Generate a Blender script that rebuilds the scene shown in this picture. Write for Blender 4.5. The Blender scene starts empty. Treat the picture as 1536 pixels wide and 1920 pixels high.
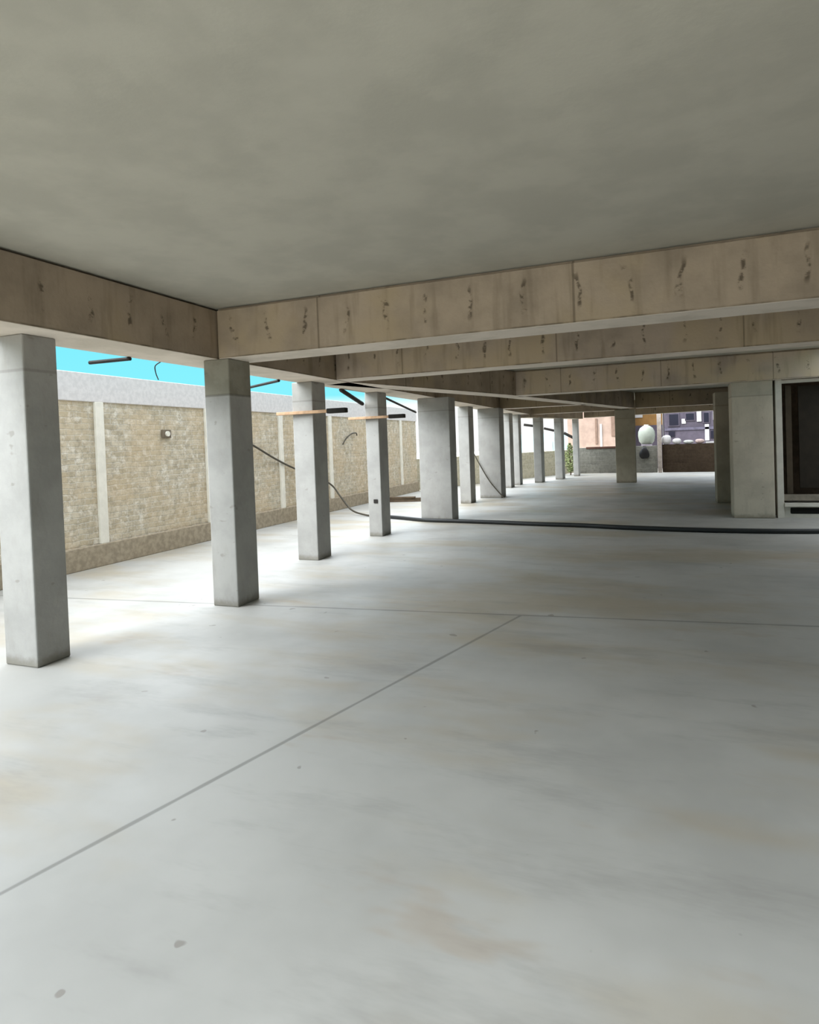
import bpy, bmesh, math, random
from mathutils import Vector, Matrix
random.seed(7)
S = bpy.context.scene
C = S.collection

# ------------------------------------------------------------------ camera
FPX, PPX, PPY, EYE = 1170.0, 768.0, 858.0, 1.65
roll = math.atan(0.036)
pitch = math.radians(1.2065)
yaw = math.radians(21.254)
cam_d = bpy.data.cameras.new('camera')
cam = bpy.data.objects.new('camera', cam_d)
C.objects.link(cam)
S.camera = cam
cam_d.sensor_fit = 'AUTO'
cam_d.sensor_width = 36.0
cam_d.lens = FPX / 1920 * 36.0
cam_d.shift_x = 0.0
cam_d.shift_y = (PPY - 960) / 1920
cam_d.clip_end = 400
M = (Matrix.Rotation(yaw, 4, 'Z') @ Matrix.Rotation(math.radians(90) - pitch, 4, 'X')
     @ Matrix.Rotation(-roll, 4, 'Z'))
M.translation = (0, 0, EYE)
cam.matrix_world = M

# ------------------------------------------------------------------ world and light
S.view_settings.view_transform = 'Standard'
S.view_settings.look = 'None'
S.view_settings.gamma = 1.0
S.view_settings.exposure = 0.10
S.view_settings.use_curve_mapping = False
W = bpy.data.worlds.new('sky')
S.world = W
W.use_nodes = True
nt = W.node_tree
nt.nodes.clear()
tc = nt.nodes.new('ShaderNodeTexCoord')
sx = nt.nodes.new('ShaderNodeSeparateXYZ')
nt.links.new(tc.outputs['Generated'], sx.inputs[0])
rp = nt.nodes.new('ShaderNodeValToRGB')
cr = rp.color_ramp
SKY = [(0.0, (0.95, 0.96, 0.96)), (0.062, (0.98, 1.0, 1.0)), (0.082, (0.24, 0.84, 1.0)),
       (0.20, (0.20, 0.80, 1.0)), (0.36, (0.80, 0.90, 1.0)), (1.0, (0.90, 0.95, 1.0))]
while len(cr.elements) < len(SKY):
    cr.elements.new(0.5)
for e, (p, c) in zip(cr.elements, SKY):
    e.position = p
    e.color = (*c, 1)
nt.links.new(sx.outputs['Z'], rp.inputs['Fac'])
st = nt.nodes.new('ShaderNodeMapRange')
st.interpolation_type = 'SMOOTHSTEP'
st.inputs['From Min'].default_value = 0.20
st.inputs['From Max'].default_value = 0.55
st.inputs['To Min'].default_value = 1.0
st.inputs['To Max'].default_value = 4.2
nt.links.new(sx.outputs['Z'], st.inputs['Value'])
bg = nt.nodes.new('ShaderNodeBackground')
wo = nt.nodes.new('ShaderNodeOutputWorld')
# thin cloud is brighter on the sun's side (left) than on the right
sidex = nt.nodes.new('ShaderNodeMapRange')
sidex.inputs['From Min'].default_value = -0.7
sidex.inputs['From Max'].default_value = 0.7
sidex.inputs['To Min'].default_value = 6.4
sidex.inputs['To Max'].default_value = 1.5
nt.links.new(sx.outputs['X'], sidex.inputs['Value'])
nt.links.new(sidex.outputs['Result'], st.inputs['To Max'])
nt.links.new(rp.outputs['Color'], bg.inputs['Color'])
nt.links.new(st.outputs['Result'], bg.inputs['Strength'])
nt.links.new(bg.outputs[0], wo.inputs['Surface'])

# very soft sun behind thin cloud, from the left and behind the camera
sd = bpy.data.lights.new('sun', 'SUN')
sd.energy = 4.3
sd.angle = math.radians(50)
sd.color = (0.94, 0.97, 1.0)
so = bpy.data.objects.new('sun', sd)
C.objects.link(so)
so.rotation_euler = Vector((0.44, 0.72, -0.62)).to_track_quat('-Z', 'Y').to_euler()

# ------------------------------------------------------------------ materials
def lin(r, g, b):
    f = lambda v: (v / 255 / 12.92) if v / 255 <= 0.04045 else ((v / 255 + 0.055) / 1.055) ** 2.4
    return (f(r), f(g), f(b), 1)

class NT:
    def __init__(s, name, rough=0.85, spec=0.3):
        s.m = bpy.data.materials.new(name)
        s.m.use_nodes = True
        s.t = s.m.node_tree
        s.b = s.t.nodes['Principled BSDF']
        s.b.inputs['Roughness'].default_value = rough
        s.b.inputs['Specular IOR Level'].default_value = spec
        s.co = s.t.nodes.new('ShaderNodeTexCoord').outputs['Object']
    def n(s, k, **kw):
        o = s.t.nodes.new(k)
        for a, v in kw.items():
            setattr(o, a, v)
        return o
    def link(s, a, b):
        s.t.links.new(a, b)
    def put(s, v, sock):
        if hasattr(v, 'is_output'):
            s.link(v, sock)
        else:
            sock.default_value = v
    def math(s, op, a, b=0.0, c=0.0, clamp=False):
        o = s.n('ShaderNodeMath', operation=op, use_clamp=clamp)
        for v, k in ((a, 0), (b, 1), (c, 2)):
            s.put(v, o.inputs[k])
        return o.outputs[0]
    def noise(s, scale, detail=4, rough=0.6, stretch=None, w=0.0):
        o = s.n('ShaderNodeTexNoise')
        o.inputs['Scale'].default_value = scale
        o.inputs['Detail'].default_value = detail
        o.inputs['Roughness'].default_value = rough
        mp = s.n('ShaderNodeMapping')
        mp.inputs['Scale'].default_value = stretch or (1, 1, 1)
        mp.inputs['Location'].default_value = (w, w * 1.3, w * 0.7)
        s.link(s.co, mp.inputs[0])
        s.link(mp.outputs[0], o.inputs['Vector'])
        return o.outputs['Fac']
    def ramp(s, v, lo, hi, a=0.0, b=1.0, smooth=True):
        o = s.n('ShaderNodeMapRange', interpolation_type='SMOOTHSTEP' if smooth else 'LINEAR')
        for k, q in (('Value', v), ('From Min', lo), ('From Max', hi), ('To Min', a), ('To Max', b)):
            s.put(q, o.inputs[k])
        return o.outputs[0]
    def mix(s, f, a, b, mode='MIX'):
        o = s.n('ShaderNodeMix', data_type='RGBA', blend_type=mode)
        s.put(f, o.inputs[0]); s.put(a, o.inputs[6]); s.put(b, o.inputs[7])
        return o.outputs[2]
    def sep(s):
        o = s.n('ShaderNodeSeparateXYZ')
        s.link(s.co, o.inputs[0])
        return o.outputs
    def done(s, col, bump=None, strength=0.3, dist=0.01):
        s.put(col, s.b.inputs['Base Color'])
        if bump is not None:
            o = s.n('ShaderNodeBump')
            o.inputs['Strength'].default_value = strength
            o.inputs['Distance'].default_value = dist
            s.link(bump, o.inputs['Height'])
            s.link(o.outputs[0], s.b.inputs['Normal'])
        return s.m

def plain(name, c, rough=0.8, var=0.15, scale=6):
    t = NT(name, rough)
    d = tuple(v * (1 - var * 2) for v in c[:3]) + (1,)
    f = t.ramp(t.noise(scale), 0.35, 0.65)
    return t.done(t.mix(f, d, c), t.noise(scale * 6), 0.2)

def beam_mat(name, axis='X', base=(150, 138, 116), seed=0.0, pitch=0.45, joint=2.44):
    t = NT(name, 0.9, 0.2)
    s = t.sep()
    u, z = s[axis], s['Z']
    a = lin(*base)
    b = lin(*[v * 0.86 for v in base])
    wd = lin(base[0] * 1.0, base[1] * 0.99, base[2] * 0.93)
    col = t.mix(t.ramp(t.noise(1.6, 5, w=seed), 0.35, 0.7), a, b)
    col = t.mix(t.ramp(t.noise(0.8, 3, w=seed + 5), 0.45, 0.65), col, wd)
    # formwork tie holes and the short rust runs that hang from them
    u2 = t.math('ADD', u, t.math('MULTIPLY', t.math('SUBTRACT', t.noise(2.3, 2, w=seed + 9), 0.5), 0.30))
    fr = t.math('ABSOLUTE', t.math('SUBTRACT', t.math('FRACT', t.math('DIVIDE', u2, pitch)), 0.5))
    band = t.ramp(fr, 0.015, 0.065, 1.0, 0.0)
    cut = t.ramp(t.noise(9.0, 3, 0.7, (1, 1, 1.3), seed + 2), 0.46, 0.60)
    zc = t.math('MULTIPLY', t.ramp(z, 0.10, 0.17), t.ramp(z, 0.36, 0.46, 1.0, 0.0))
    st_ = t.math('MULTIPLY', t.math('MULTIPLY', band, cut), zc)
    col = t.mix(t.math('MULTIPLY', st_, 0.72), col, lin(66, 56, 42))
    # faint full-height board joints
    fj = t.math('ABSOLUTE', t.math('SUBTRACT', t.math('FRACT', t.math('DIVIDE', u, joint)), 0.5))
    j = t.ramp(fj, 0.002, 0.006, 1.0, 0.0)
    col = t.mix(t.math('MULTIPLY', j, 0.5), col, lin(78, 68, 52))
    runs = t.ramp(t.noise(7.0, 3, 0.6, (1, 1, 0.12), seed + 3), 0.52, 0.72)
    col = t.mix(t.math('MULTIPLY', runs, 0.28), col, lin(96, 84, 64))
    # thin mortar stain at the lower arris
    e = t.math('MULTIPLY', t.ramp(z, 0.006, 0.024, 1.0, 0.0), t.ramp(z, 0.003, 0.006))
    col = t.mix(t.math('MULTIPLY', e, t.ramp(t.noise(4, 3, w=seed), 0.40, 0.6, 0.2, 0.8)), col, lin(84, 74, 60))
    # soffit painted paler to stand in for light bounced off the floor
    sof = t.ramp(z, 0.002, 0.005, 1.0, 0.0)
    col = t.mix(sof, col, t.mix(t.ramp(t.noise(2.0, 4, w=seed + 6), 0.4, 0.62), lin(228, 217, 203), lin(212, 202, 187)))
    h = t.math('SUBTRACT', t.noise(30, 5), t.math('MULTIPLY', st_, 1.5))
    return t.done(col, h, 0.25)

def column_mat(name, joint_z=2.24, base=(186, 186, 182), seed=0.0, lift=1.0):
    t = NT(name, 0.85, 0.25)
    z = t.sep()['Z']
    a, b = lin(*base), lin(*[v * 0.92 for v in base])
    col = t.mix(t.ramp(t.noise(2.2, 5, w=seed), 0.35, 0.68), a, b)
    col = t.mix(t.math('MULTIPLY', t.ramp(t.noise(9, 4, 0.7, (1, 1, 0.3), seed), 0.5, 0.75), 0.18), col, lin(128, 122, 108))
    # concrete of the top lift is a shade duller, above the cold joint
    up = t.ramp(z, joint_z, joint_z + 0.01)
    col = t.mix(t.math('MULTIPLY', up, lift), col, t.mix(t.ramp(t.noise(5, 4, w=seed + 1), 0.4, 0.6), lin(150, 146, 132), lin(138, 134, 120)))
    jl = t.ramp(t.math('ABSOLUTE', t.math('SUBTRACT', z, joint_z)), 0.004, 0.018, 1.0, 0.0)
    col = t.mix(t.math('MULTIPLY', jl, 0.25 + 0.35 * lift), col, lin(90, 84, 72))
    # darker, browner band at the foot and a few tie-hole stains
    ft = t.ramp(t.math('ADD', z, t.math('MULTIPLY', t.noise(12, 3, w=seed), 0.12)), 0.07, 0.17, 1.0, 0.0)
    col = t.mix(t.math('MULTIPLY', ft, 0.6), col, lin(104, 98, 82))
    sp = t.ramp(t.noise(6.5, 2, 0.5, (1, 1, 1.8), seed + 4), 0.69, 0.76)
    col = t.mix(t.math('MULTIPLY', sp, 0.35), col, lin(110, 104, 90))
    return t.done(col, t.noise(26, 5), 0.22)

m_beam = [beam_mat('board_marked_concrete_a', 'X', (182, 165, 144), 1.0, 0.43, 2.44),
          beam_mat('board_marked_concrete_b', 'X', (190, 173, 154), 4.0, 0.40, 2.10),
          beam_mat('board_marked_concrete_c', 'X', (194, 178, 160), 8.0, 0.47, 1.95),
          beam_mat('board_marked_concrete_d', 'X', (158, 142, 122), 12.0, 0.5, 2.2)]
m_edge = beam_mat('edge_beam_concrete', 'Y', (174, 157, 137), 15.0, 0.42, 2.6)
m_col = [column_mat('column_concrete_a', 2.24, (170, 168, 163), 0.0),
         column_mat('column_concrete_b', 2.34, (169, 167, 162), 3.0, 0.15),
         column_mat('column_concrete_c', 2.30, (172, 163, 144), 6.0, 0.2),
         column_mat('column_concrete_d', 2.34, (196, 188, 170), 11.0, 0.3)]
m_dark = plain('dark_weathered_timber_and_shade', lin(46, 42, 38), 0.8)
m_wood = plain('raw_timber', lin(196, 160, 126), 0.75, 0.12, 10)
m_rubber = plain('black_rubber', lin(42, 44, 44), 0.45, 0.05)
m_cable = plain('grey_cable_sheath', lin(84, 78, 66), 0.6)
m_frame = plain('pale_painted_frame', lin(206, 202, 190), 0.6, 0.05)
m_brown = plain('dark_brown_timber', lin(96, 80, 62), 0.7, 0.15)
m_ceiling = plain('slab_soffit_concrete', lin(186, 182, 168), 0.9, 0.06, 2)

# floor: power-floated concrete with two saw-cut joints and wandering stains
t = NT('floated_concrete', 0.50, 0.40)
s = t.sep()
col = t.mix(t.ramp(t.noise(0.55, 5, 0.6), 0.36, 0.66), lin(178, 177, 172), lin(162, 161, 156))
col = t.mix(t.math('MULTIPLY', t.ramp(t.noise(0.42, 4, 0.65, (0.7, 1.7, 1), 7), 0.47, 0.64), 0.60), col, lin(162, 149, 124))
col = t.mix(t.math('MULTIPLY', t.ramp(t.noise(1.5, 5, 0.7, (0.5, 1.8, 1), 2), 0.50, 0.72), 0.40), col, lin(134, 132, 127))
col = t.mix(t.math('MULTIPLY', t.ramp(t.noise(1.1, 4, 0.7, (0.6, 1.6, 1), 21), 0.60, 0.70), 0.30), col, lin(156, 134, 108))
def line_mask(p, q, half, ext=False):
    (x0, y0), (x1, y1) = p, q
    L = math.hypot(x1 - x0, y1 - y0)
    nx, ny = -(y1 - y0) / L, (x1 - x0) / L
    d = t.math('ABSOLUTE', t.math('ADD', t.math('MULTIPLY', s['X'], nx),
               t.math('MULTIPLY_ADD', s['Y'], ny, -(nx * x0 + ny * y0))))
    wob = t.math('MULTIPLY', t.math('SUBTRACT', t.noise(1.2, 3), 0.5), 0.03)
    m_ = t.ramp(t.math('ADD', d, wob), half * 0.5, half * 1.6, 1.0, 0.0)
    if ext:
        m_ = t.math('MULTIPLY', m_, t.ramp(s['Y'], y1 - 0.02, y1 + 0.02, 1.0, 0.0))
    return m_
j1 = line_mask((-3.91, 5.55), (1.11, 6.06), 0.016)
j2 = line_mask((-1.91, 3.2), (-1.19, 5.83), 0.012, True)
jj = t.math('MAXIMUM', j1, j2)
col = t.mix(t.math('MULTIPLY', jj, 0.50), col, lin(78, 78, 72))
spk = t.ramp(t.noise(7, 2, 0.5, None, 31), 0.735, 0.76)
col = t.mix(t.math('MULTIPLY', spk, 0.5), col, lin(104, 96, 84))
r_ = t.ramp(t.noise(1.3, 4, w=3), 0.3, 0.7, 0.42, 0.62)
t.link(r_, t.b.inputs['Roughness'])
m_floor = t.done(col, t.math('SUBTRACT', t.noise(9, 5), t.math('MULTIPLY', jj, 2.0)), 0.06)

# rough block masonry (u along Y or X)
def masonry(name, axis, c1, c2, mortar, bw=0.30, bh=0.15, light=None, tan=None):
    t = NT(name, 0.95, 0.1)
    s = t.sep()
    cv = t.n('ShaderNodeCombineXYZ')
    wob = t.math('MULTIPLY', t.math('SUBTRACT', t.noise(4, 3), 0.5), 0.06)
    t.link(t.math('ADD', s[axis], wob), cv.inputs[0])
    t.link(t.math('ADD', s['Z'], wob), cv.inputs[1])
    br = t.n('ShaderNodeTexBrick')
    t.link(cv.outputs[0], br.inputs['Vector'])
    br.inputs['Scale'].default_value = 1.0
    br.inputs['Brick Width'].default_value = bw
    br.inputs['Row Height'].default_value = bh
    br.inputs['Mortar Size'].default_value = 0.009
    br.inputs['Mortar Smooth'].default_value = 0.5
    br.inputs['Color1'].default_value = c1
    br.inputs['Color2'].default_value = c2
    br.inputs['Mortar'].default_value = mortar
    n1 = t.ramp(t.noise(8, 4, 0.75), 0.40, 0.66)
    col = t.mix(t.math('MULTIPLY', n1, 0.55), br.outputs['Color'], tuple(v * 0.55 for v in c2[:3]) + (1,))
    n2 = t.ramp(t.noise(7, 4, 0.75, w=9), 0.50, 0.68)
    col = t.mix(t.math('MULTIPLY', n2, 0.6), col, light or c1)
    n3 = t.ramp(t.noise(1.1, 4, 0.6, w=4), 0.42, 0.62)
    col = t.mix(t.math('MULTIPLY', n3, 0.35), col, tan or c2)
    h = t.math('SUBTRACT', t.noise(18, 5), br.outputs['Fac'])
    return t.done(col, h, 0.6, 0.02)

m_block = masonry('rough_block_masonry', 'Y', lin(208, 196, 174), lin(190, 177, 152), lin(212, 204, 188), 0.26, 0.085,
                  lin(238, 232, 220), lin(208, 182, 144))
m_blockf = masonry('grey_block_masonry', 'X', lin(132, 130, 120), lin(112, 110, 102), lin(140, 138, 130), 0.4, 0.2)
m_blockd = masonry('brown_block_masonry', 'X', lin(66, 55, 43), lin(54, 44, 34), lin(62, 52, 42), 0.4, 0.2)
m_block2 = masonry('pale_block_masonry', 'X', lin(196, 188, 166), lin(180, 172, 150), lin(204, 198, 184), 0.4, 0.2)
m_plaster = plain('white_render', lin(222, 216, 213), 0.9, 0.06, 14)
m_pil = plain('pale_pilaster_render', lin(236, 230, 216), 0.9, 0.05, 6)
m_plinth = plain('grey_plinth_concrete', lin(172, 158, 136), 0.95, 0.14, 12)
m_ground = plain('pale_dusty_ground', lin(206, 202, 190), 0.95, 0.06, 1)

# ------------------------------------------------------------------ mesh helpers
def bm_box(bm, x0, x1, y0, y1, z0, z1, bevel=0.0):
    g = bmesh.ops.create_cube(bm, size=1.0)
    vs = g['verts']
    for v in vs:
        v.co = Vector(((x0 + x1) / 2 + v.co.x * (x1 - x0), (y0 + y1) / 2 + v.co.y * (y1 - y0), (z0 + z1) / 2 + v.co.z * (z1 - z0)))
    if bevel:
        es = list({e for v in vs for e in v.link_edges})
        bmesh.ops.bevel(bm, geom=es, offset=bevel, segments=2, affect='EDGES', profile=0.5)
    return bm

def bm_prism(bm, pts, z0, z1):
    lo = [bm.verts.new((x, y, z0)) for x, y in pts]
    hi = [bm.verts.new((x, y, z1)) for x, y in pts]
    n = len(pts)
    bm.faces.new(lo[::-1]); bm.faces.new(hi)
    for i in range(n):
        bm.faces.new((lo[i], lo[(i + 1) % n], hi[(i + 1) % n], hi[i]))
    return bm

def bm_tube(bm, pts, rad, seg=10):
    pts = [Vector(p) for p in pts]
    rings = []
    for i, p in enumerate(pts):
        d = (pts[min(i + 1, len(pts) - 1)] - pts[max(i - 1, 0)]).normalized()
        a = d.cross(Vector((0, 0, 1)))
        if a.length < 1e-3:
            a = d.cross(Vector((0, 1, 0)))
        a.normalize()
        b = d.cross(a).normalized()
        r = rad[i] if isinstance(rad, (list, tuple)) else rad
        rings.append([bm.verts.new(p + (a * math.cos(2 * math.pi * k / seg) + b * math.sin(2 * math.pi * k / seg)) * r) for k in range(seg)])
    for A, B in zip(rings, rings[1:]):
        for k in range(seg):
            bm.faces.new((A[k], A[(k + 1) % seg], B[(k + 1) % seg], B[k]))
    bm.faces.new(rings[0][::-1]); bm.faces.new(rings[-1])
    return bm

def smooth_path(pts, n=8):
    P = [Vector(p) for p in pts]
    out = []
    for i in range(len(P) - 1):
        p0, p1, p2, p3 = P[max(i - 1, 0)], P[i], P[i + 1], P[min(i + 2, len(P) - 1)]
        for k in range(n):
            u = k / n
            out.append(0.5 * ((2 * p1) + (p2 - p0) * u + (2 * p0 - 5 * p1 + 4 * p2 - p3) * u * u + (-p0 + 3 * p1 - 3 * p2 + p3) * u ** 3))
    out.append(P[-1])
    return out

def obj(name, bm, mat, parent=None, loc=(0, 0, 0), smooth=False):
    me = bpy.data.meshes.new(name)
    bmesh.ops.recalc_face_normals(bm, faces=bm.faces)
    bm.to_mesh(me); bm.free()
    if smooth:
        for p in me.polygons:
            p.use_smooth = True
    me.materials.append(mat)
    o = bpy.data.objects.new(name, me)
    C.objects.link(o)
    o.location = loc
    if parent:
        o.parent = parent
    return o

def tag(o, label, cat, group=None, kind=None):
    o['label'] = label
    o['category'] = cat
    if group: o['group'] = group
    if kind: o['kind'] = kind
    return o

def empty(name, loc, label, cat, group=None, rz=0):
    o = bpy.data.objects.new(name, None)
    C.objects.link(o)
    o.location = loc
    o.rotation_euler.z = rz
    return tag(o, label, cat, group)

def struct(name, bm, mat, label=None, parent=None, loc=(0, 0, 0)):
    o = obj(name, bm, mat, parent, loc)
    if not parent:
        o['kind'] = 'structure'
        if label: o['label'] = label
    return o

N = bmesh.new
SOF, TOP = 2.62, 3.15     # beam soffit and slab soffit heights

# ------------------------------------------------------------------ setting
struct('floor', bm_box(N(), -7.75, 9.0, -9.0, 29.9, -0.2, 0.0), m_floor, 'smooth pale grey concrete floor slab with thin joints')
struct('ground', bm_box(N(), -70, 70, -70, 120, -0.5, -0.21), m_ground, 'pale dusty ground around the site')

bm = N()
bm_prism(bm, [(-4.85, -1.0), (2.6, -1.0), (2.6, 8.6), (-4.85, 8.6)], TOP, TOP + 0.18)
bm_prism(bm, [(2.6, -1.0), (9.0, -1.0), (9.0, 8.6), (2.6, 8.6)], TOP, TOP + 0.18)
bm_prism(bm, [(-4.85, 8.6), (2.9, 8.6), (2.9, 13.6), (-4.85, 13.6)], TOP, TOP + 0.18)
bm_prism(bm, [(2.9, 13.2), (7.0, 13.2), (7.0, 13.6), (2.9, 13.6)], TOP, TOP + 0.18)  # unseen gap ahead of this strip, left to light the right-hand floor
bm_prism(bm, [(7.0, 8.6), (9.0, 8.6), (9.0, 13.6), (7.0, 13.6)], TOP, TOP + 0.18)
bm_prism(bm, [(-4.85, 13.6), (9.0, 13.6), (9.0, 24.2), (2.6, 26.6), (-3.3, 28.9), (-4.95, 23.6)], TOP, TOP + 0.18)
struct('ceiling', bm, m_ceiling, 'grey concrete slab soffit above the beams')

# left boundary wall > plinth, parapet band, pilasters
wl = struct('wall_left', bm_box(N(), -8.0, -7.74, -9.0, 20.6, 0.0, 2.45), m_block, 'rough tan block boundary wall along the left side')
obj('plinth', bm_box(N(), -7.74, -7.68, -9.0, 20.6, 0.0, 0.33, 0.01), m_plinth, wl)
obj('parapet_band', bm_box(N(), -8.02, -7.71, -9.0, 20.62, 2.45, 2.87, 0.01), m_plaster, wl)
for y in (-5.25, -2.8, -0.3, 2.15, 4.6, 7.05, 9.5, 11.95, 14.25, 16.7, 19.1):
    obj('pilaster', bm_box(N(), -7.74, -7.69, y - 0.075, y + 0.075, 0.33, 2.45, 0.008), m_pil, wl)

# low wall that follows the bend beyond it
def wall_seg(name, p, q, z1, th, mat, label):
    d = Vector((q[0] - p[0], q[1] - p[1], 0)); L = d.length
    o = struct(name, bm_box(N(), 0, L, 0, th, 0, z1, 0.01), mat, label)
    o.location = (p[0], p[1], 0)
    o.rotation_euler.z = math.atan2(d.y, d.x)
    return o
wall_seg('wall_left_low', (-7.9, 20.6), (-3.50, 30.60), 1.12, 0.2, m_block2, 'low pale block wall continuing behind the far columns')
wb = wall_seg('wall_back', (-3.3, 30.0), (0.22, 29.95), 1.2, 0.2, m_blockf, 'low grey block wall closing the far end')
obj('coping', bm_box(N(), 0.45, 2.3, -0.03, 0.23, 1.14, 1.23, 0.01), plain('rusty_coping', lin(92, 62, 50)), wb)
wall_seg('wall_back_brown', (0.42, 29.95), (9.0, 29.5), 1.24, 0.2, m_blockd, 'low brown block wall at the far end, right of the post')
struct('wall_right', bm_box(N(), 9.0, 9.2, -9.0, 29.4, 0, 3.3), m_brown, 'plain wall closing the right side')

struct('light_block_right_rear', bm_box(N(), 3.2, 3.4, -9.0, -1.0, 0, 3.3), m_brown, 'dark wall added behind the camera on the right to block light')  # unseen wall, added to keep light off the column sides
struct('light_block_rear', bm_box(N(), 3.4, 9.0, -1.2, -1.0, 0, 3.3), m_brown, 'dark wall added across the bay behind the camera on the right to block light')  # also unseen, added to cut the light entering from behind

# ------------------------------------------------------------------ columns
def column(x0, x1, y0, y1, label, mat, grp=None, top=SOF, rz=0.0):
    w, d = x1 - x0, y1 - y0
    o = obj('concrete_column', bm_box(N(), -w / 2, w / 2, -d / 2, d / 2, 0, top, 0.012), mat, None, ((x0 + x1) / 2, (y0 + y1) / 2, 0))
    o.rotation_euler.z = rz
    return tag(o, label, 'column', grp)
G = 'concrete columns along the open left side'
a, b, c, d = m_col
column(-4.89, -4.53, 3.45, 3.75, 'nearest concrete column, cut off by the left edge of the photo', b, G)
column(-4.42, -4.10, 5.42, 5.80, 'large concrete column under the corner of the nearest cross beam', a, G)
column(-4.93, -4.59, 7.98, 8.38, 'concrete column with timber plank across it, third from the left', b, G)
column(-4.85, -4.59, 10.32, 10.72, 'slim concrete column with a plank across it and a dark mark near its foot', b, G)
column(-4.64, -3.94, 12.50, 12.95, 'wide flat concrete column with the black hose at its foot', b, G)
column(-4.88, -4.58, 16.25, 16.75, 'slim column just behind the wide one with the hose', b, G)
column(-4.74, -4.10, 17.80, 18.40, 'wide concrete column with a thin rod leaning across its face', b, G)
column(-4.83, -4.62, 21.60, 22.20, 'first of two thin far columns standing close together', b, G)
column(-4.79, -4.57, 22.95, 23.45, 'second of the two thin far columns standing close together', b, G)
column(-4.25, -3.96, 24.15, 24.85, 'far column left of the pale blue gap', b, G, 2.52)
column(-3.71, -3.42, 25.95, 26.75, 'far column between the pale blue gap and the green shrub', b, G, 2.52)
column(-3.22, -3.00, 28.0, 28.6, 'farthest column of the left row, beside the far grey wall', b, G, 2.52)
column(-1.22, -0.54, 23.62, 24.12, 'isolated shaded column standing in the middle of the far opening', c)
column(1.45, 2.15, 13.48, 13.98, 'wide shaded concrete column at the right, beside the pale frame', d)
column(1.41, 2.05, 16.35, 16.85, 'shaded column partly hidden behind the wide right column', c)

# ------------------------------------------------------------------ beams
def beam(x0, x1, y0, y1, label, mat, z0=SOF, z1=TOP, grp=None, name='concrete_beam'):
    bm = bm_box(N(), 0.02, x1 - x0, 0, y1 - y0, 0, z1 - z0 - 0.025, 0.008)
    bm_box(bm, 0.0, x1 - x0, 0.05, y1 - y0 - 0.05, 0.02, z1 - z0)   # shadow gap below the slab
    o = obj(name, bm, mat, None, (x0, y0, z0))
    return tag(o, label, 'beam', grp)
GB = 'concrete cross beams overhead'
beam(-4.24, 9.0, 5.42, 5.87, 'nearest concrete cross beam with rusty tie marks, top of the photo', m_beam[0], grp=GB)
beam(-4.24, 9.0, 8.05, 8.45, 'second concrete cross beam, just behind the nearest one', m_beam[1], grp=GB)
beam(-2.72, 9.0, 13.40, 13.85, 'third cross beam, resting on the wide right column', m_beam[2], grp=GB)
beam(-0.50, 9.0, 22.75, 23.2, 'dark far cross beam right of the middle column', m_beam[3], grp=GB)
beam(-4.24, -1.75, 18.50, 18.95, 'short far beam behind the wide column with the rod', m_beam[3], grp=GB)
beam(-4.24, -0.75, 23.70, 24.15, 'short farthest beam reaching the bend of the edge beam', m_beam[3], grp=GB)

def obeam(name, inner, width, z0, z1, label, mat):
    L = [Vector((x, y)) for x, y in inner]
    out = []
    for i, p in enumerate(L):
        d = (L[min(i + 1, len(L) - 1)] - L[max(i - 1, 0)]).normalized()
        out.append(p + Vector((-d.y, d.x)) * width)
    def ring(a, b):
        A = [p.lerp(q, a) for p, q in zip(L, out)]
        B = [p.lerp(q, b) for p, q in zip(L, out)]
        return [(p.x - L[0].x, p.y - L[0].y) for p in A + B[::-1]]
    o = L[0]
    bm = bm_prism(N(), ring(0, 1), 0, z1 - z0 - 0.025)
    bm_prism(bm, ring(0.1, 0.9), 0.02, z1 - z0)
    return tag(obj(name, bm, mat, None, (o.x, o.y, z0)), label, 'beam')
obeam('concrete_edge_beam', [(-4.24, -1.0), (-4.24, 23.4)], 0.6, SOF, TOP, 'long concrete edge beam over the left row of columns', m_edge)
obeam('concrete_edge_beam', [(-4.24, 23.45), (-2.78, 28.25)], 0.5, 2.50, TOP, 'far edge beam bending right over the last columns', m_edge)
obeam('concrete_beam', [(-4.22, 8.47), (-2.75, 13.2), (-0.52, 22.74)], 0.45, SOF, TOP, 'slanting beam running from the second cross beam to the far middle column', m_edge)
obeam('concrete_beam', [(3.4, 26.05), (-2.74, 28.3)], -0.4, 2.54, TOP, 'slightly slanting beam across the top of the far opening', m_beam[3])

# ------------------------------------------------------------------ things on and by the columns
def plank(x, y, z, L, label):
    e = empty('timber_plank', (x, y, z), label, 'plank', 'timber planks fixed across the columns')
    obj('board', bm_box(N(), 0, L, -0.07, 0, -0.022, 0.022, 0.004), m_wood, e)
    obj('shaded_end', bm_box(N(), L - 0.02, L + 0.28, -0.08, 0.02, -0.035, 0.035, 0.01), m_dark, e)  # dark block stands in for shade on the plank's right end
    return e
plank(-5.16, 7.97, 2.17, 0.86, 'raw timber plank with shaded end in dark colour across the third column')
plank(-5.16, 10.31, 2.16, 0.82, 'raw timber plank with shaded end in dark colour across the slim fourth column')

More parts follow.
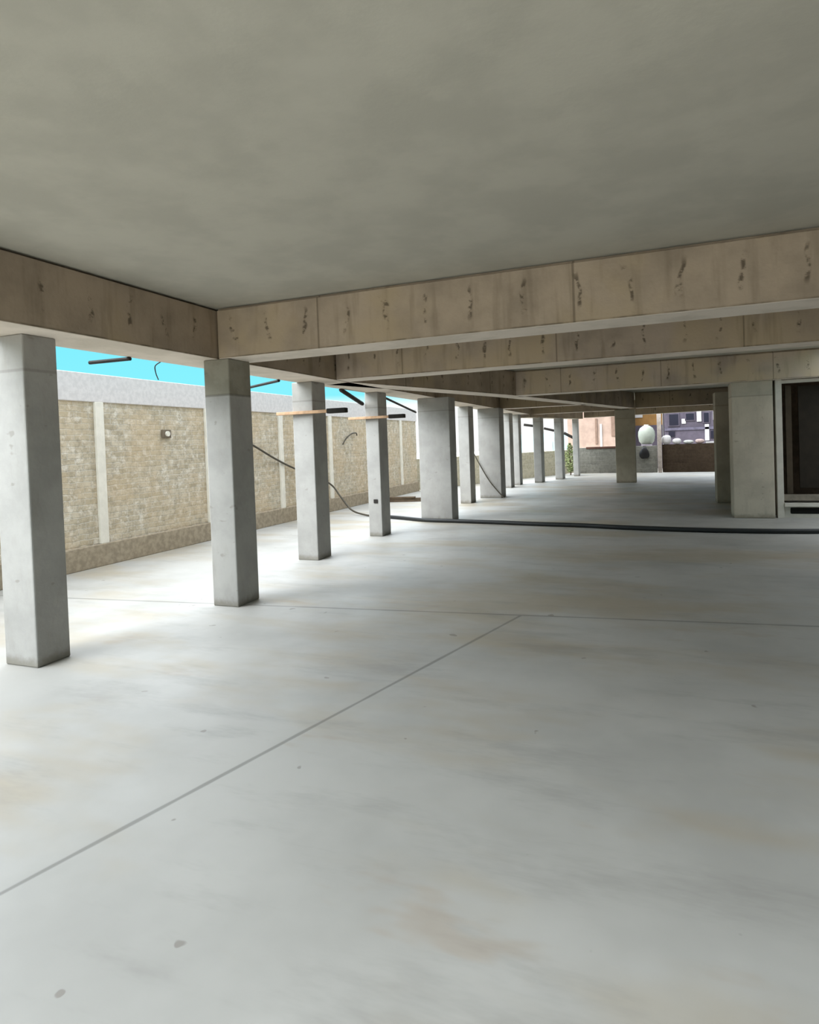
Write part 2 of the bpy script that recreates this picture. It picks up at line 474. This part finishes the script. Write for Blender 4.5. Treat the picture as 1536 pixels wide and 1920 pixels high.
def bar(p, q, r, label, flat=True):
    p, q = Vector(p), Vector(q)
    o = obj('projecting_bar', bm_tube(N(), [(0, 0, 0), q - p], r, 6), m_dark, None, p)
    return tag(o, label, 'bar', 'dark bars sticking out below the edge beam')
bar((-4.80, 4.80, 2.60), (-5.32, 4.78, 2.60), 0.020, 'dark bar jutting toward the wall between the two nearest columns')
bar((-4.80, 7.45, 2.60), (-5.70, 7.99, 2.60), 0.020, 'dark bar jutting out just right of the second column')
bar((-4.80, 9.30, 2.60), (-4.90, 10.33, 2.42), 0.036, 'thick dark bar slanting down left of the slim fourth column')
bar((-4.82, 11.0, 2.60), (-4.98, 13.3, 2.375), 0.022, 'dark bar slanting down left of the wide column')
bar((-4.66, 24.5, 2.26), (-4.24, 24.5, 2.19), 0.055, 'short dark bar in the far pale blue gap')
bar((-4.18, 26.35, 2.12), (-3.70, 26.35, 1.99), 0.055, 'short dark bar in the far gap left of the shrub')
bar((-3.62, 28.3, 1.91), (-3.21, 28.3, 1.68), 0.07, 'short dark bar fixed to the farthest left column above the shrub')
w_ = obj('bent_wire', bm_tube(N(), smooth_path([(0, 0, 0), (-0.12, 0.05, -0.03), (-0.16, 0.1, -0.1), (-0.13, 0.1, -0.17)]), 0.006, 6), m_dark, None, (-4.84, 5.25, 2.62), True)
tag(w_, 'thin bent wire hanging below the edge beam against the sky', 'wire')

# hose and cables
P = smooth_path([(-5.62, 12.90, .04), (-5.2, 12.72, .04), (-4.5, 12.38, .04), (-3.76, 12.28, .04), (-2.9, 12.15, .04), (-2.17, 12.0, .04), (-1.6, 11.93, .04),
                 (-1.16, 11.86, .04), (-0.7, 11.72, .04), (-0.24, 11.62, .04), (0.61, 11.50, .04), (1.4, 11.46, .04), (2.14, 11.50, .04), (3.2, 11.7, .04), (4.6, 12.2, .04)])
tag(obj('black_hose', bm_tube(N(), P, 0.040, 12), m_rubber, None, (0, 0, 0), True), 'thick black hose lying across the floor from the wide column to the right', 'hose')
P = smooth_path([(-7.66, 10.2, 1.98), (-7.66, 10.9, 1.72), (-7.66, 11.6, 1.45), (-7.66, 12.3, 1.22), (-7.62, 13.1, 1.0), (-7.5, 13.8, 0.72), (-7.2, 13.75, 0.40), (-6.8, 13.5, 0.12), (-6.3, 13.25, 0.03), (-5.72, 12.97, 0.03)])
tag(obj('hanging_cable', bm_tube(N(), P, 0.022, 8), m_cable, None, (0, 0, 0), True), 'slack grey-brown cable sagging down the block wall to the floor', 'cable')
P = smooth_path([(-4.86, 17.74, 1.30), (-4.70, 17.73, 0.98), (-4.42, 17.72, 0.5), (-4.14, 17.70, 0.16), (-4.0, 17.66, 0.02)])
tag(obj('leaning_rod', bm_tube(N(), P, 0.016, 6), m_cable, None, (0, 0, 0), True), 'thin rod leaning diagonally across the far wide column', 'rod')
P = smooth_path([(-7.69, 14.9, 1.72), (-7.68, 15.1, 1.88), (-7.67, 15.4, 2.0), (-7.68, 15.7, 2.02), (-7.68, 15.75, 1.95)])
tag(obj('wall_wire', bm_tube(N(), P, 0.018, 6), m_cable, None, (0, 0, 0), True), 'short curved wire on the block wall left of the slim fourth column', 'wire')
e = empty('wall_outlet', (-7.735, 8.43, 1.98), 'small square dark pipe outlet high on the block wall', 'outlet')
obj('surround', bm_box(N(), 0, 0.04, -0.10, 0.10, -0.07, 0.07, 0.01), plain('outlet_cement', lin(120, 108, 92)), e)
obj('pipe_end', bm_tube(N(), [(0.02, 0, 0), (0.07, 0, 0)], 0.045, 12), m_pil, e)
tag(obj('column_mark_plate', bm_box(N(), -0.04, 0.04, -0.012, 0.0, -0.035, 0.035, 0.004), m_dark, None, (-4.70, 10.318, 0.64)), 'small dark plate low on the slim fourth column', 'plate')

# timber pile by the wall
def board_piece(x, y, z, L, wd, h, rz, label):
    o = obj('scrap_board', bm_box(N(), -L / 2, L / 2, -wd / 2, wd / 2, 0, h, 0.004), m_brown, None, (x, y, z))
    o.rotation_euler.z = rz
    return tag(o, label, 'board', 'scrap boards stacked by the wall')
board_piece(-7.0, 16.7, 0.0, 1.7, 0.25, 0.05, 0.25, 'dark scrap board lying flat on the floor near the wall, bottom of the stack')
board_piece(-7.0, 16.72, 0.05, 1.5, 0.22, 0.05, 0.30, 'dark scrap board in the middle of the stack near the wall')
board_piece(-7.05, 16.7, 0.10, 1.3, 0.18, 0.04, 0.22, 'shorter dark scrap board on top of the stack near the wall')

# ------------------------------------------------------------------ framed opening at the right
wn = struct('window_1', bm_box(N(), 2.20, 2.31, 13.55, 13.70, 0.0, SOF, 0.006), m_frame, 'pale framed opening right of the wide shaded column')
obj('window_head', bm_box(N(), 2.31, 6.5, 13.55, 13.70, SOF - 0.07, SOF - 0.01, 0.004), m_frame, wn)
obj('window_sill', bm_box(N(), 2.31, 6.5, 13.50, 13.72, 0.22, 0.29, 0.004), m_frame, wn)
obj('bottom_rail', bm_box(N(), 2.31, 6.5, 13.56, 13.70, 0.33, 0.44, 0.004), plain('grey_rail', lin(140, 132, 118)), wn)
m_in = plain('dark_inner_timber', lin(76, 66, 52), 0.8, 0.1)
obj('inner_jamb', bm_box(N(), 2.40, 2.50, 13.76, 13.84, 0.44, SOF - 0.1, 0.004), m_in, wn)
obj('mullion', bm_box(N(), 3.9, 4.0, 13.58, 13.68, 0.44, SOF - 0.07, 0.004), m_in, wn)
obj('dark_interior_panel', bm_box(N(), 2.62, 3.88, 13.80, 13.84, 0.55, SOF - 0.12, 0.004), plain('interior_shade_brown', lin(40, 34, 24), 0.8, 0.12), wn)  # dark panel stands in for the unlit room interior
obj('vent_hole', bm_box(N(), 2.42, 2.95, 13.60, 13.66, 0.075, 0.195, 0.02), plain('black_vent', lin(26, 26, 22), 0.9), wn)
struct('wall_right_partition', bm_box(N(), 2.31, 6.5, 13.62, 13.70, 0.0, 0.215), m_frame, 'low pale upstand below the framed opening at the right')
struct('wall_right_store', bm_box(N(), 2.26, 8.99, 16.9, 17.0, 0.0, TOP), m_brown, 'dark back wall of the store room at the right')
struct('wall_right_pier', bm_box(N(), 6.5, 9.0, 13.5, 13.7, 0.0, TOP), m_plaster, 'pale wall beyond the framed opening')
struct('wall_right_store_side', bm_box(N(), 2.15, 2.25, 14.0, 16.9, 0.0, TOP), m_brown, 'side wall of the store room behind the wide right column')

# ------------------------------------------------------------------ beyond the far end
o = tag(obj('concrete_post', bm_box(N(), -0.09, 0.09, -0.09, 0.09, 0, 3.4, 0.01), plain('pinkish_post_concrete', lin(168, 156, 146)), None, (0.32, 29.85, 0)), 'thin pinkish grey post between the two far walls', 'post')
e = empty('black_bag', (-0.32, 29.84, 0.62), 'black bag hanging on the low far wall left of the post', 'bag')
bm = N(); bmesh.ops.create_uvsphere(bm, u_segments=16, v_segments=10, radius=0.5)
for v in bm.verts:
    k = 1 + 0.12 * math.sin(7 * v.co.x + 4 * v.co.z)
    v.co = Vector((v.co.x * 0.42 * k, v.co.y * 0.18, v.co.z * 0.52 * k + 0.25))
obj('bag_body', bm, plain('black_plastic', lin(26, 24, 24), 0.5, 0.05), e, (0, 0, 0), True)
obj('bag_strap', bm_tube(N(), smooth_path([(-0.1, 0, 0.46), (-0.04, 0.06, 0.57), (0.05, 0.06, 0.57), (0.1, 0, 0.46)]), 0.012, 6), m_rubber, e)

e = empty('white_tank', (-0.22, 31.2, -0.2), 'white rounded tank behind the far wall, left of the post', 'tank')
bm = N()
prof = [(0.0, 1.45), (0.22, 1.46), (0.33, 1.6), (0.37, 1.85), (0.36, 2.05), (0.28, 2.22), (0.14, 2.32), (0.0, 2.34)]
rings = []
for r0, z0 in prof:
    rings.append([bm.verts.new((max(r0, 0.001) * math.cos(k * math.pi / 10), max(r0, 0.001) * math.sin(k * math.pi / 10), z0)) for k in range(20)])
for A, B in zip(rings, rings[1:]):
    for k in range(20):
        bm.faces.new((A[k], A[(k + 1) % 20], B[(k + 1) % 20], B[k]))
obj('tank_body', bm, plain('white_plastic', lin(150, 154, 142), 0.5, 0.05), e, (0, 0, 0), True)
obj('tank_lid', bm_tube(N(), [(0, 0, 2.32), (0, 0, 2.38)], 0.1, 14), m_frame, e)
obj('tank_stand', bm_box(N(), -0.24, 0.24, -0.24, 0.24, 0.0, 1.46, 0.01), plain('grey_violet_blocks', lin(150, 140, 148)), e)

def house(name, loc, label, wallm, w, d, hgt, openings, extras=()):
    e = empty(name, loc, label, 'building')
    obj('wall', bm_box(N(), 0, w, 0, d, 0, hgt, 0.01), wallm, e)
    for (x0, x1, z0, z1, mat, nm) in openings:
        f = obj(nm, bm_box(N(), x0, x1, -0.06, 0.02, z0, z1, 0.01), mat, e)
        if nm == 'window':
            obj('pane', bm_box(N(), x0 + 0.06, x1 - 0.06, -0.08, -0.05, z0 + 0.06, z1 - 0.06), m_glass, f)
    return e
m_glass = plain('dark_window_glass', lin(36, 34, 44), 0.25, 0.05)
m_pink = plain('pink_render', lin(164, 140, 126), 0.9, 0.10, 2)
m_mauve = plain('grey_mauve_render', lin(84, 76, 86), 0.9, 0.12, 2)
m_tan = plain('ochre_render', lin(140, 104, 60), 0.9, 0.12, 2)
m_blue = plain('pale_blue_render', lin(160, 186, 188), 0.9, 0.05, 2)
m_w = plain('white_paint', lin(186, 182, 180), 0.7, 0.05)
m_bwin = plain('brown_shutter', lin(124, 100, 86), 0.8, 0.1)
z = -0.2
house('neighbour_house', (-4.4, 36.0, z), 'pink rendered house beyond the far grey wall', m_pink, 3.3, 5, 5.2,
      [(1.5, 1.62, 1.5, 2.9, m_bwin, 'shutter'), (2.35, 2.62, 1.9, 3.1, m_bwin, 'shutter'), (2.78, 2.95, 0.6, 3.3, m_w, 'downpipe'), (1.75, 1.86, 1.3, 2.6, m_w, 'downpipe')])
house('neighbour_house', (-1.05, 38.0, z), 'ochre house seen behind the white tank', m_tan, 1.65, 4, 5.0,
      [(0.2, 0.6, 2.9, 3.5, m_w, 'shutter'), (0.0, 1.65, 0.0, 2.45, m_mauve, 'dado')])
house('neighbour_house', (0.65, 36.0, z), 'grey mauve house with dark windows beyond the brown far wall', m_mauve, 4.5, 4, 5.2,
      [(0.18, 0.75, 2.30, 3.0, m_mauve, 'window'), (1.0, 1.50, 2.55, 3.0, m_mauve, 'window'), (1.85, 2.2, 2.4, 3.0, m_mauve, 'window'),
       (1.58, 1.80, 2.5, 3.05, m_w, 'shutter'), (2.35, 2.75, 2.55, 3.0, m_w, 'shutter'), (0.85, 1.05, 2.42, 2.68, m_w, 'shutter'),
       (0.2, 0.5, 1.75, 2.05, m_glass, 'vent'), (1.95, 2.15, 1.5, 2.35, m_w, 'door_frame'), (2.22, 2.6, 1.6, 2.0, m_glass, 'vent'),
       (0.0, 2.9, 2.08, 2.22, plain('balcony_slab_paint', lin(90, 84, 98)), 'balcony_slab')])
house('far_pavilion', (-11.0, 48.0, z), 'low pale blue building beyond the far boundary wall', m_blue, 7.5, 4, 2.3,
      [(0.5, 1.5, 0.9, 1.7, m_w, 'shutter'), (3.0, 4.0, 0.9, 1.7, m_w, 'shutter')])
for i, (x, zz, sx_, sz_, lb) in enumerate([(0.62, 1.24, 0.20, 0.42, 'tall white sack on the brown far wall, against the post'),
                                           (1.04, 1.24, 0.19, 0.26, 'squat white sack on the brown far wall, second from the post'),
                                           (1.50, 1.24, 0.22, 0.17, 'low greyish sack on the brown far wall, third from the post'),
                                           (1.95, 1.24, 0.19, 0.20, 'pinkish sack on the brown far wall, farthest from the post')]):
    bm = N(); bmesh.ops.create_uvsphere(bm, u_segments=14, v_segments=8, radius=0.5)
    for v in bm.verts:
        k = 1 + 0.10 * math.sin(9 * v.co.x + 5 * v.co.y + i)
        q = abs(v.co.z * 2) ** 0.7 * (0.5 if v.co.z > 0 else -0.5)
        v.co = Vector((v.co.x * 2 * sx_ * k, v.co.y * 0.36, (q + 0.5) * sz_))
    mt = [m_w, m_w, plain('grey_sack', lin(170, 170, 165)), plain('pink_sack', lin(170, 148, 142))][i]
    tag(obj('cement_sack', bm, mt, None, (x, 29.93 + 0.08, zz), True), lb, 'sack', 'sacks on the far brown wall')
tag(obj('white_board', bm_box(N(), -0.33, 0.33, -0.09, 0.09, 0, 0.07, 0.008), m_w, None, (2.52, 29.96, 1.24)), 'white board lying on the brown far wall at its right end', 'board')

# shrub by the low far wall: trunk plus leaf clumps
e = empty('green_shrub', (-3.46, 28.95, 0.0), 'yellow-green shrub beside the farthest column of the left row', 'shrub')
obj('stem', bm_tube(N(), smooth_path([(0, 0, 0), (0.03, 0.02, 0.4), (-0.03, 0.0, 0.8), (0.02, 0, 1.1)]), [0.03] * 25, 6), m_brown, e)
bm = N()
for k in range(900):
    th = random.uniform(0, 2 * math.pi); zz = random.uniform(0.15, 1.45)
    rr = 0.27 * math.sin(min(1, (zz) / 1.5) * math.pi * 0.9 + 0.25) * random.uniform(0.3, 1)
    p = Vector((rr * math.cos(th), rr * math.sin(th), zz))
    u = Vector((random.gauss(0, 1), random.gauss(0, 1), random.gauss(0, 0.6))).normalized() * 0.05
    v = u.cross(Vector((random.gauss(0, 1), random.gauss(0, 1), random.gauss(0, 1)))).normalized() * 0.022
    bm.faces.new([bm.verts.new(p - u), bm.verts.new(p + v), bm.verts.new(p + u), bm.verts.new(p - v)])
obj('foliage', bm, plain('leaf_green', lin(150, 160, 108), 0.7, 0.25, 8), e)
